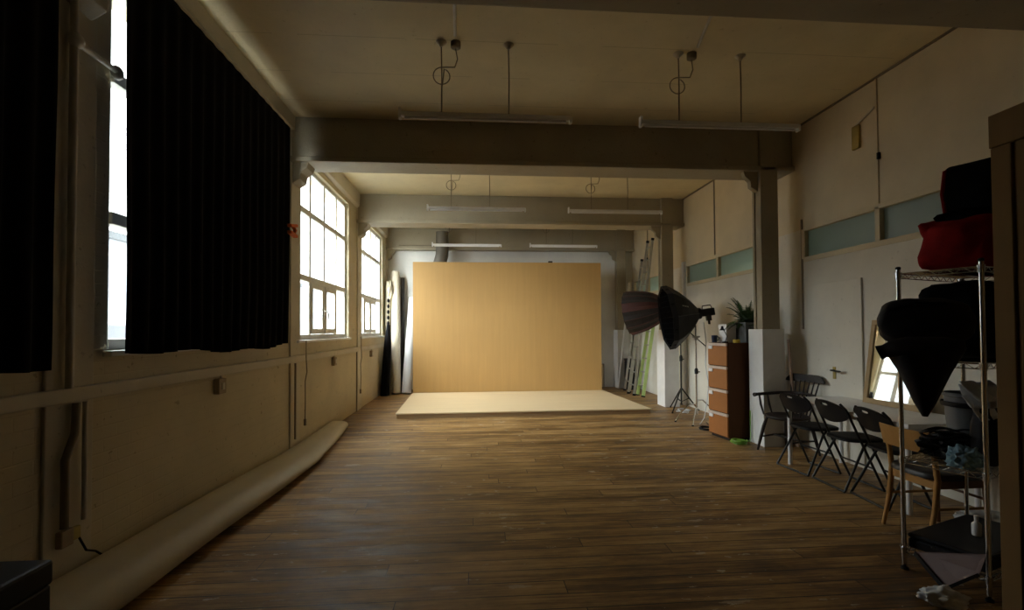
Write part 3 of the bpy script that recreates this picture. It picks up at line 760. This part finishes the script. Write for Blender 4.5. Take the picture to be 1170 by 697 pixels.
# cables by the stands
pts = [(3.76, 7.72, 1.62), (3.80, 7.72, 1.3), (3.78, 7.72, .95), (3.84, 7.74, .6), (3.80, 7.72, .3), (3.72, 7.66, .06), (3.60, 7.52, .012), (3.52, 7.40, .012)]
tag(MB().tube(pts, .006, 6).build('lamp_cable', 'bag', smooth=True), 'pale cable hanging from the black softbox lamp to the floor', 'cable')
pts = [(3.46 + .11 * cos(i * .42) * (1 + .1 * sin(i)), 7.02 + .13 * sin(i * .42), .010 + .0007 * i) for i in range(46)] + [(3.62, 7.3, .012), (3.7, 7.55, .012)]
tag(MB().tube(pts, .007, 6).build('coiled_cable', 'blackp', smooth=True), 'black coiled cable on the floor left of the filing cabinet', 'cable')
pts = [(3.74 + .10 * cos(i * .5) * (1 + .3 * sin(i * .9)), 8.50 + .12 * sin(i * .5), .012 + abs(.05 * sin(i * .31))) for i in range(40)]
tag(MB().tube(pts, .006, 6).build('coiled_cable', 'bag', smooth=True), 'pale loops of cable at the foot of the black stand', 'cable')

# ------------------------------------------------------------------ ladders by the far right column
def ladder(name, lb, a, b_, wdt, m, rungs, rail=.055, split=None):
    a, b_ = Vector(a), Vector(b_); k = thing(name, lb, 'ladder', a)
    t = b_ - a; side = Vector((0, 1, 0)); side = (side - t.normalized() * side.dot(t.normalized())).normalized() * wdt / 2
    for s in (-1, 1):
        MB().bar(side * s, t + side * s * .82, .026, rail, (1, 0, 0)).build('side_rail', m, k, bevel=.003)
        MB().bar(side * s, side * s + t * .012, .034, rail + .012, (1, 0, 0)).build('rubber_foot', 'blackp', k)
        MB().bar(t + side * s * .82 - t * .01, t + side * s * .82 + t * .006, .034, rail + .01, (1, 0, 0)).build('end_cap', 'blackp', k)
    for i in range(rungs):
        f = (i + .8) / (rungs + .4); w_ = side * (1 - .18 * f)
        MB().bar(t * f - w_, t * f + w_, .03, .024).build('rung', 'alu', k)
    return k
ladder('aluminium_ladder', 'tall aluminium ladder leaning highest on the right wall', (3.60, 11.0, 0), (4.11, 11.05, 3.60), .40, 'alu', 12)
ladder('aluminium_ladder', 'shorter aluminium ladder leaning just beyond the tall one', (3.68, 11.55, 0), (4.12, 11.50, 3.22), .38, 'alu', 10)
ladder('green_ladder', 'green ladder leaning behind the softboxes', (3.72, 10.72, 0), (4.12, 10.80, 2.25), .36, 'green', 7, .07)
k = MB().bar((3.62, 12.05, .03), (3.98, 12.2, 2.72), .10, .025)
tag(k.build('white_board', 'pier', bevel=.003), 'narrow white board leaning in the far right corner', 'board')
k = thing('storage_bin', 'dark upright case in the far right corner behind the ladders', 'case', (3.88, 11.95, 0))
MB().box(-.1, -.12, 0, .1, .12, .72).build('body', 'blackp', k, bevel=.01)
MB().box(-.105, -.125, .72, .105, .125, .78).build('lid', 'charcoal', k, bevel=.01)
k = thing('picture_frame', 'small empty frame on the floor against the back wall right of the panel', 'frame', (3.24, 12.45, 0))
MB().box(-.12, -.02, 0, -.10, .02, .62).box(.10, -.02, 0, .12, .02, .62).box(-.10, -.02, .60, .10, .02, .62).box(-.10, -.02, 0, .10, .02, .02).build('frame', 'darkpipe', k)
MB().box(-.10, .0, .02, .10, .01, .60).build('panel', 'board', k)

# ------------------------------------------------------------------ table with mirror
tb = thing('table', 'long white table standing against the right wall', 'table', (3.44, 3.62, 0))
MB().box(0, 0, .70, .70, 1.60, .735).build('tabletop', 'white', tb, bevel=.004)
MB().box(.05, .08, .655, .65, 1.52, .70).build('apron', 'white', tb)
for x in (.05, .65):
    for y in (.06, 1.54): MB().tube([(x, y, 0), (x, y, .70)], .022, 12).build('leg', 'white', tb, smooth=True)
mr = thing('mirror', 'pale wood framed mirror leaning on the wall on the white table', 'mirror', (4.035, 4.43, .7355))
tilt = Matrix.Rotation(R(8.3), 4, 'Y')
f = MB(); w2, hh, fw = .335, .86, .052
f.box(-.018, -w2, 0, .012, w2, fw); f.box(-.018, -w2, hh - fw, .012, w2, hh)
f.box(-.018, -w2, fw, .012, -w2 + fw, hh - fw); f.box(-.018, w2 - fw, fw, .012, w2, hh - fw)
f.rot(tilt).build('frame', 'mframe', mr, bevel=.004)
MB().box(-.006, -w2 + fw - .005, fw - .005, .0, w2 - fw + .005, hh - fw + .005).rot(tilt).build('mirror_glass', 'mirror', mr)
MB().box(.0005, -w2 + fw - .005, fw - .005, .008, w2 - fw + .005, hh - fw + .005).rot(tilt).build('back_board', 'stick', mr)

# ------------------------------------------------------------------ chairs
def folding_chair(loc, rz, lb):
    k = thing('folding_chair', lb, 'chair', loc, rz, 'black folding chairs at the white table')
    W2 = .215
    for s in (-1, 1):
        MB().tube([(-.005, s * (W2 - .05), .80), (.015, s * (W2 - .005), .755), (.05, s * W2, .68), (.155, s * W2, .45), (.36, s * W2, .012)], .0115, 8).build('back_frame', 'blackm', k, smooth=True)
        MB().tube([(.24, s * (W2 - .025), .455), (.19, s * (W2 - .025), .40), (-.02, s * (W2 + .012), .012)], .0115, 8).build('leg', 'blackm', k, smooth=True)
    MB().tube([(-.02, -W2 - .012, .012), (-.02, W2 + .012, .012)], .0115, 8).build('floor_bar', 'blackm', k, smooth=True)
    MB().tube([(.36, -W2, .012), (.36, W2, .012)], .0115, 8).build('floor_bar', 'blackm', k, smooth=True)
    MB().tube([(.265, -W2, .215), (.265, W2, .215)], .009, 8).build('stretcher', 'blackm', k, smooth=True)
    # seat: rounded pad, slightly dished
    r = []
    o = []
    for i in range(28):
        a = 2 * pi * i / 28
        o.append((.245 + .195 * math.copysign(abs(cos(a)) ** .6, cos(a)), .195 * math.copysign(abs(sin(a)) ** .6, sin(a))))
    r = [[(x, y, .445) for x, y in o], [(x, y, .465) for x, y in o], [(.245 + (x - .245) * .9, y * .9, .475) for x, y in o], [(.245 + (x - .245) * .5, y * .5, .468) for x, y in o]]
    MB().loft(r).build('seat', 'blackp', k, smooth=True)
    # oval back with a hand slot
    b = MB(); n = 36; fr = []
    for off in (-.010, .010):
        ou, inn = [], []
        for i in range(n):
            a = 2 * pi * i / n
            y, z = .215 * cos(a), .715 + .105 * sin(a)
            ys_, zs = .05 * math.copysign(abs(cos(a)) ** .7, cos(a)), .778 + .013 * sin(a)
            def cv(y, z): return (.032 - (z - .715) * .42 - .045 * (1 - (y / .215) ** 2) + off, y, z)
            ou.append(b.bm.verts.new(cv(y, z))); inn.append(b.bm.verts.new(cv(ys_, zs)))
        fr.append((ou, inn))
    for i in range(n):
        j = (i + 1) % n
        for ou, inn in fr: b.bm.faces.new((ou[i], ou[j], inn[j], inn[i]))
        b.bm.faces.new((fr[0][0][i], fr[0][0][j], fr[1][0][j], fr[1][0][i])); b.bm.faces.new((fr[0][1][i], fr[0][1][j], fr[1][1][j], fr[1][1][i]))
    b.build('backrest', 'blackp', k, smooth=True)
    return k
ch = folding_chair((3.37, 4.93, 0), R(4), 'black folding chair nearest the dark wooden armchair')
dup(ch, (3.39, 4.43, 0), R(-3), 'black folding chair in the middle of the three at the white table')
dup(ch, (3.41, 3.97, 0), R(-6), 'black folding chair next to the tan wooden chair')
# windsor armchair
wc = thing('windsor_chair', 'dark wooden spindle-back armchair beyond the end of the white table', 'chair', (3.78, 5.63, 0), R(180 + 13))
o = [(.24 * cos(a) * (1 if cos(a) > 0 else .95), .25 * sin(a)) for a in [2 * pi * i / 28 for i in range(28)]]
MB().loft([[(x * .9, y * .9, .415) for x, y in o], [(x, y, .43) for x, y in o], [(x, y, .452) for x, y in o], [(x * .85, y * .85, .458) for x, y in o], [(x * .5, y * .5, .447) for x, y in o]]).build('seat', 'darkwood', wc, smooth=True)
for sx, sy in ((1, 1), (1, -1), (-1, 1), (-1, -1)):
    MB().tube([(sx * .15, sy * .16, .42), (sx * .175, sy * .19, .30), (sx * .20, sy * .215, .15), (sx * .225, sy * .24, .0)], [.015, .021, .019, .012], 10).build('leg', 'darkwood', wc, smooth=True)
for s in (-1, 1): MB().tube([(.195, s * .21, .17), (0, s * .21, .18), (-.195, s * .21, .17)], [.009, .013, .009], 8).build('stretcher', 'darkwood', wc, smooth=True)
MB().tube([(.0, -.21, .18), (0, .21, .18)], [.011, .011], 8).build('stretcher', 'darkwood', wc, smooth=True)
bow = [(.26, -.245, .685), (.20, -.255, .688), (.05, -.258, .69), (-.12, -.24, .695), (-.22, -.17, .70), (-.265, 0, .705), (-.22, .17, .70), (-.12, .24, .695), (.05, .258, .69), (.20, .255, .688), (.26, .245, .685)]
MB().tube(bow, [.026] + [.019] * 9 + [.026], 8).build('arm_bow', 'darkwood', wc, smooth=True)
for s in (-1, 1):
    for x in (.17, .04): MB().tube([(x - .01, s * .20, .44), (x, s * .235, .56), (x + .01, s * .25, .69)], [.009, .014, .009], 8).build('arm_spindle', 'darkwood', wc, smooth=True)
for i in range(-3, 4): MB().tube([(-.19, i * .045, .44), (-.245, i * .056, .69), (-.285, i * .066, .87)], [.008, .010, .007], 8).build('spindle', 'darkwood', wc, smooth=True)
cr = []
for i in range(13):
    y = -.27 + i * .045; q = 1 - (y / .27) ** 2; z0 = .845; x = -.295 + .02 * (1 - q)
    hq = .03 + .065 * min(1, 2.2 * q)
    cr.append([(x - .011, y, z0), (x + .011, y, z0), (x + .003, y, z0 + hq), (x - .019, y, z0 + hq)])
MB().loft(cr).build('crest_rail', 'darkwood', wc, bevel=.005)
# tan wooden chair
wd = thing('wooden_chair', 'tan wooden chair with dark seat standing behind the wire rack', 'chair', (3.37, 3.34, 0), R(0))
for s in (-1, 1):
    MB().tube([(-.245, s * .185, 0), (-.19, s * .185, .22), (-.165, s * .185, .44), (-.185, s * .185, .60), (-.225, s * .185, .76)], [.013, .018, .020, .017, .013], 8).build('leg', 'tan', wd, smooth=True)
    MB().tube([(.215, s * .19, 0), (.19, s * .185, .44)], [.014, .021], 8).build('leg', 'redwood', wd, smooth=True)
    MB().bar((-.18, s * .185, .41), (.19, s * .185, .41), .022, .055).build('seat_rail', 'redwood', wd)
    MB().tube([(-.205, s * .185, .24), (.2, s * .187, .24)], .010).build('stretcher', 'tan', wd)
MB().tube([(.19, -.185, .30), (.19, .185, .30)], .010).build('stretcher', 'redwood', wd)
MB().bar((-.165, -.185, .40), (-.165, .185, .40), .022, .055).build('seat_rail', 'tan', wd)
sr = [(.01 + .225 * math.copysign(abs(cos(a)) ** .5, cos(a)), .215 * math.copysign(abs(sin(a)) ** .5, sin(a))) for a in [2 * pi * i / 28 for i in range(28)]]
MB().loft([[(x, y, .44) for x, y in sr], [(x, y, .465) for x, y in sr], [(.01 + (x - .01) * .93, y * .93, .485) for x, y in sr], [(.01 + (x - .01) * .5, y * .5, .49) for x, y in sr]]).build('seat', 'padding', wd, smooth=True)
bk = []
for i in range(11):
    y = -.205 + i * .041; q = 1 - (y / .205) ** 2; x = -.215 - .03 * q
    bk.append([(x, y, .62), (x + .012, y, .62), (x - .035 + .012, y, .775), (x - .035, y, .775)])
MB().loft(bk).build('backrest', 'tan', wd, bevel=.004)

# ------------------------------------------------------------------ wire rack
RA = math.atan2(.346, .938)
RP = Vector((2.67, 2.86, 0)); ru = Vector((cos(RA), sin(RA), 0)); rv = Vector((sin(RA), -cos(RA), 0))   # long way, and towards the camera
RL, RD = .76, .405
rk = thing('wire_rack', 'chrome wire shelving rack loaded with black bags and boxes', 'rack', (RP.x, RP.y, 0), RA)
SH = (.13, .69, 1.30, 1.845)
for x in (0, RL):
    for y in (0, -RD):
        pq = MB().tube([(x, y, .03), (x, y, 1.875)], .0127, 12).build('post', 'chrome', rk, smooth=True)
        MB().lathe([(.02, 0), (.02, .012), (.008, .02), (.008, .035)], (x, y, 0)).build('levelling_foot', 'blackp', pq)
        MB().lathe([(.014, 1.872), (.015, 1.885), (.008, 1.89)], (x, y, 0)).build('post_cap', 'blackp', pq)
for z in SH:
    s = MB(); e = .006
    for dz in (0, -.028):
        s.tube([(0, 0, z + dz), (RL, 0, z + dz), (RL, -RD, z + dz), (0, -RD, z + dz), (0, 0, z + dz)], .0035, 6)
    def zig(a, b_, n):
        a, b_ = Vector(a), Vector(b_)
        s.tube([a + (b_ - a) * i / n + Vector((0, 0, -.028 if i % 2 else 0)) for i in range(n + 1)], .0025, 5)
    zig((0, 0, z), (0, -RD, z), 10); zig((RL, 0, z), (RL, -RD, z), 10); zig((0, 0, z), (RL, 0, z), 20); zig((0, -RD, z), (RL, -RD, z), 20)
    for i in range(1, 30): s.tube([(RL * i / 30, 0, z + .003), (RL * i / 30, -RD, z + .003)], .0018, 4)
    for y in (-.13, -.27): s.tube([(0, y, z - .003), (RL, y, z - .003)], .003, 5)
    for x in (0, RL):
        for y in (0, -RD): s.lathe([(.017, z - .035), (.019, z + .008)], (x, y, 0), 12)
    s.build('wire_shelf', 'chrome', rk)
def onrack(x, y, z): return RP + ru * x + Vector((-sin(RA), cos(RA), 0)) * y + Vector((0, 0, z))
k = thing('holdall_bag', 'red holdall bag with black straps on the top shelf of the rack', 'bag', onrack(.60, -.18, 1.852), RA)
MB().blob((0, 0, .175), (.43, .20, .185), e=.55, amp=.10, freq=2.2, seed=2, flat=-.172).build('bag_body', 'red', k, smooth=True)
st = MB()
for x in (-.12, .16): st.tube([(x, -.212, .03), (x, -.222, .16), (x, -.18, .31), (x + .02, 0, .368), (x, .17, .31), (x, .215, .16)], .018, 8)
st.build('strap', 'black', k, smooth=True)
MB().blob((-.02, -.02, .345), (.36, .13, .04), e=.6, amp=.2, seed=8, sub=3).build('top_flap', 'black', k, smooth=True)
k = thing('camera_case', 'black upright case with red edge on top of the red bag', 'case', onrack(.76, -.18, 2.235), RA)
MB().blob((0, 0, .165), (.33, .15, .18), e=.35, amp=.02, seed=6, flat=-.16).build('case_body', 'black', k, smooth=True)
MB().tube([(-.325, .12, .02), (-.335, .13, .15), (-.32, .12, .30), (-.25, .11, .325)], .012).build('piping', 'red', k, smooth=True)
k = thing('soft_bag', 'large black soft bag filling the rack between the top shelves', 'bag', onrack(.44, -.20, 1.312), RA)
MB().blob((0, 0, .24), (.35, .185, .235), e=.5, amp=.08, seed=9, flat=-.235).build('bag_body', 'black', k, smooth=True)
MB().tube([(-.1, -.2, .2), (-.1, -.215, .3), (.12, -.215, .3), (.12, -.2, .2)], .012).build('strap', 'nylon', k, smooth=True)
k = thing('hanging_softbox', 'black rounded folded softbox bulging out of the rack towards the room', 'softbox', (2.53, 2.555, 1.30), R(-45))
MB().blob((.0, .0, .235), (.215, .075, .135), e=.9, amp=.10, freq=1.6, seed=4).build('shell', 'nylon', k, smooth=True)
MB().tube([(-.20, -.02, .22), (-.14, -.06, .31), (-.03, -.07, .345), (.1, -.065, .335)], .006).build('rib', 'black', k)
k = thing('hanging_jacket', 'black padded cloth hanging from the rack in a point before the mirror', 'jacket', (2.37, 2.395, 1.035), R(-45))
rings = []
for z, cx_, wx, wy in ((.0, .0, .012, .012), (.07, .0, .045, .03), (.15, .0, .075, .045), (.24, .0, .11, .055), (.30, -.002, .14, .06), (.36, .0, .165, .06), (.40, .01, .15, .05), (.42, .01, .08, .03)):
    rings.append([(cx_ + wx * cos(a) * (1 + .05 * sin(5 * a)), wy * sin(a) * (1 + .1 * sin(6 * a + z * 4)), z) for a in [2 * pi * i / 32 for i in range(32)]])
MB().loft(rings).build('draped_body', 'nylon', k, smooth=True)
MB().tube([(.0, -.01, .345), (-.09, -.01, .355), (-.13, 0, .35), (-.165, 0, .34), (-.19, 0, .33)], [.055, .055, .05, .036, .042], 14).build('sleeve', 'nylon', k, smooth=True)
# third shelf
k = thing('bucket', 'grey ribbed bucket on the middle shelf of the rack', 'bucket', onrack(.47, -.15, .70))
b = MB(); b.lathe([(.105, 0), (.128, .33), (.128, .36), (.14, .365), (.14, .385), (.124, .385), (.102, .02)], n=28); b.build('bucket_body', 'bin', k, smooth=True)
b = MB(); b.lathe([(.142, .30), (.146, .31), (.146, .325), (.14, .33)], n=28, cap0=False, cap1=False).build('rim_band', 'blackp', k, smooth=True)
MB().tube(arc((0, .33), .145, pi, 2 * pi, 14, 'xz', -.0), .004).rot(Matrix.Rotation(R(70), 4, 'Z')).build('handle', 'alu', k)
k = thing('cable_pile', 'heap of black cables and gear on the middle shelf', 'cables', onrack(.22, -.16, .698))
pb = MB()
rnd = random.Random(3)
pb.blob((0, 0, .07), (.17, .13, .08), amp=.35, freq=3, seed=5, flat=-.068)
for q in range(9):
    c = Vector((rnd.uniform(-.08, .08), rnd.uniform(-.06, .06), .09 + q * .010)); r = rnd.uniform(.05, .09)
    pb.tube([c + Vector((r * cos(i * .45) * 1.2, r * sin(i * .45), .016 * sin(i * .8 + q))) for i in range(15)], .007, 6)
o = pb.build('cable_heap', 'blackp', k, smooth=True); o['kind'] = 'stuff'
k = MB().blob((0, 0, 0), (.075, .07, .07), amp=.5, freq=2.6, seed=12, flat=-.05)
tag(k.build('crumpled_cloth', 'bluec', smooth=True, loc=onrack(.03, -.30, .752)), 'crumpled pale blue cloth on the middle shelf edge', 'cloth')
k = thing('tote_bag', 'dark tote bag with white papers sticking out in front of the bucket', 'bag', onrack(.19, -.335, .70))
for i, (dx, dz, a, t_) in enumerate(((-.03, .34, 20, 60), (.0, .40, -15, 50), (.03, .36, 40, 75), (.0, .43, 5, 40))):
    b = MB(); vs = []
    for u in range(9):
        for v in range(7):
            x, y = (u / 8 - .5) * .22, (v / 6 - .5) * .16
            vs.append(b.bm.verts.new((x, y, .02 * noise.noise(Vector((x * 14, y * 14, i * 3))) + .4 * y * y)))
    for u in range(8):
        for v in range(6): b.bm.faces.new((vs[u * 7 + v], vs[u * 7 + v + 1], vs[(u + 1) * 7 + v + 1], vs[(u + 1) * 7 + v]))
    b.rot(Matrix.Translation((dx, 0, dz)) @ Matrix.Rotation(R(a), 4, 'Z') @ Matrix.Rotation(R(t_), 4, 'X')).build('sheet', 'bag', k, smooth=True, solid=.002)
MB().blob((0, 0, .17), (.07, .05, .17), e=.7, amp=.15, seed=3, sub=3, flat=-.168).build('bag_body', 'nylon', k, smooth=True)
# bottom shelf
k = thing('flat_case', 'flat black case on the bottom shelf of the rack', 'case', onrack(.42, -.20, .137), RA)
MB().box(-.40, -.19, 0, .32, .19, .06).build('case_body', 'nylon', k, bevel=.012)
MB().box(-.402, -.192, .062, .322, .192, .09).build('lid', 'nylon', k, bevel=.012)
MB().tube([(-.402, -.06, .05), (-.425, -.05, .05), (-.425, .05, .05), (-.402, .06, .05)], .008).build('handle', 'blackm', k)
k = thing('white_bottle', 'small white bottle standing on the flat black case', 'bottle', onrack(.34, -.22, .229))
MB().lathe([(.022, 0), (.024, .005), (.024, .07), (.010, .085), (.010, .10)], n=16).build('bottle_body', 'white', k, smooth=True)
MB().lathe([(.012, .10), (.012, .12)], n=12).build('cap', 'white', k)
k = thing('portfolio_folder', 'dusty pink folder with black edge sagging off the bottom shelf of the rack', 'folder', (2.60, 2.53, 0))
A_, B_, R_, T_ = Vector((.035, .22, .15)), Vector((.15, -.09, .27)), Vector((.075, -.12, .19)), Vector((0, 0, .055))
th = Vector((.012, .006, .004))
MB().loft([[A_, B_, R_, T_], [A_ + th, B_ + th, R_ + th, T_ + th]]).build('cover', 'pink', k)
MB().bar(A_ - th * .4, T_ - th * .4, .006, .028).bar(T_ - th * .4, R_ - th * .4, .006, .016).build('edge_band', 'blackp', k)
k = MB().blob((0, 0, .05), (.10, .055, .055), amp=.4, freq=2.0, seed=21, flat=-.05)
o = k.build('plastic_bag', 'bag', smooth=True, loc=(2.51, 2.45, 0)); o.rotation_euler = (0, 0, R(-35))
tag(o, 'crumpled white plastic bag on the floor under the rack', 'bag')
k = MB().blob((0, 0, .06), (.16, .10, .065), amp=.3, freq=2.4, seed=25, flat=-.06)
tag(k.build('white_rag', 'bag', smooth=True, loc=(3.80, 3.42, 0)), 'white rag on the floor under the table end, behind the rack', 'cloth')

# ------------------------------------------------------------------ plywood case at the right edge
k = thing('plywood_cabinet', 'tall plywood crate standing at the right edge of the view', 'crate', (2.487, 0, 0))
MB().box(.0, .9, .0, .65, 2.04, 2.36).build('side_panel', 'crate', k, bevel=.003)
MB().box(-.012, 2.042, .0, .65, 2.13, 2.36).build('corner_post', 'crate', k, bevel=.004)
MB().box(-.016, .9, 2.362, .66, 2.134, 2.52).build('top_rail', 'crate', k, bevel=.004)

# ------------------------------------------------------------------ camera, sky, colour
f_px, yaw, pitch, roll, sy = 553.2476, .0765, .0209, -.0051, 17.5238
c, s = cos(yaw), sin(yaw)
Rv, F0, Z = Vector((c, -s, 0)), Vector((s, c, 0)), Vector((0, 0, 1))
Fv = F0 * cos(pitch) + Z * sin(pitch); Uv = Z * cos(pitch) - F0 * sin(pitch)
R2 = Rv * cos(roll) + Uv * sin(roll); U2 = Uv * cos(roll) - Rv * sin(roll)
cam = bpy.data.cameras.new('camera'); co = bpy.data.objects.new('camera', cam); C.objects.link(co)
cam.sensor_width = 36; cam.lens = 36 * f_px / 1170; cam.shift_y = sy / 1170; cam.clip_start = .05; cam.clip_end = 300
mx = Matrix((R2, U2, -Fv)).transposed().to_4x4(); mx.translation = (0, 0, 1.5)
co.matrix_world = mx
scene.camera = co
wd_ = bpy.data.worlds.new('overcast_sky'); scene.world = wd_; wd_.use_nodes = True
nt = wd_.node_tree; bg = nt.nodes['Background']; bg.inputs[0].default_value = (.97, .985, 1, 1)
# overcast sky, bright side behind camera left added to light the back wall
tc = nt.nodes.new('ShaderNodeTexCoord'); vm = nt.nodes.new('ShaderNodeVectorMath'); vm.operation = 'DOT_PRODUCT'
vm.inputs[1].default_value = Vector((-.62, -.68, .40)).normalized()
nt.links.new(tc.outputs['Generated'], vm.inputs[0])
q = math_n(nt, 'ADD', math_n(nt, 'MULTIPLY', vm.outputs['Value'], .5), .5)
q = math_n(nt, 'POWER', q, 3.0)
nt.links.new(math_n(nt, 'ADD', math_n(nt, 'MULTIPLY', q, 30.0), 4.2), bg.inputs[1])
scene.view_settings.view_transform = 'Standard'; scene.view_settings.look = 'None'
scene.view_settings.gamma = 1; scene.view_settings.use_curve_mapping = False; scene.view_settings.exposure = 0
scene.cycles.max_bounces = 10; scene.cycles.diffuse_bounces = 6; scene.cycles.transparent_max_bounces = 12
scene.cycles.sample_clamp_indirect = 6; scene.cycles.use_denoising = True
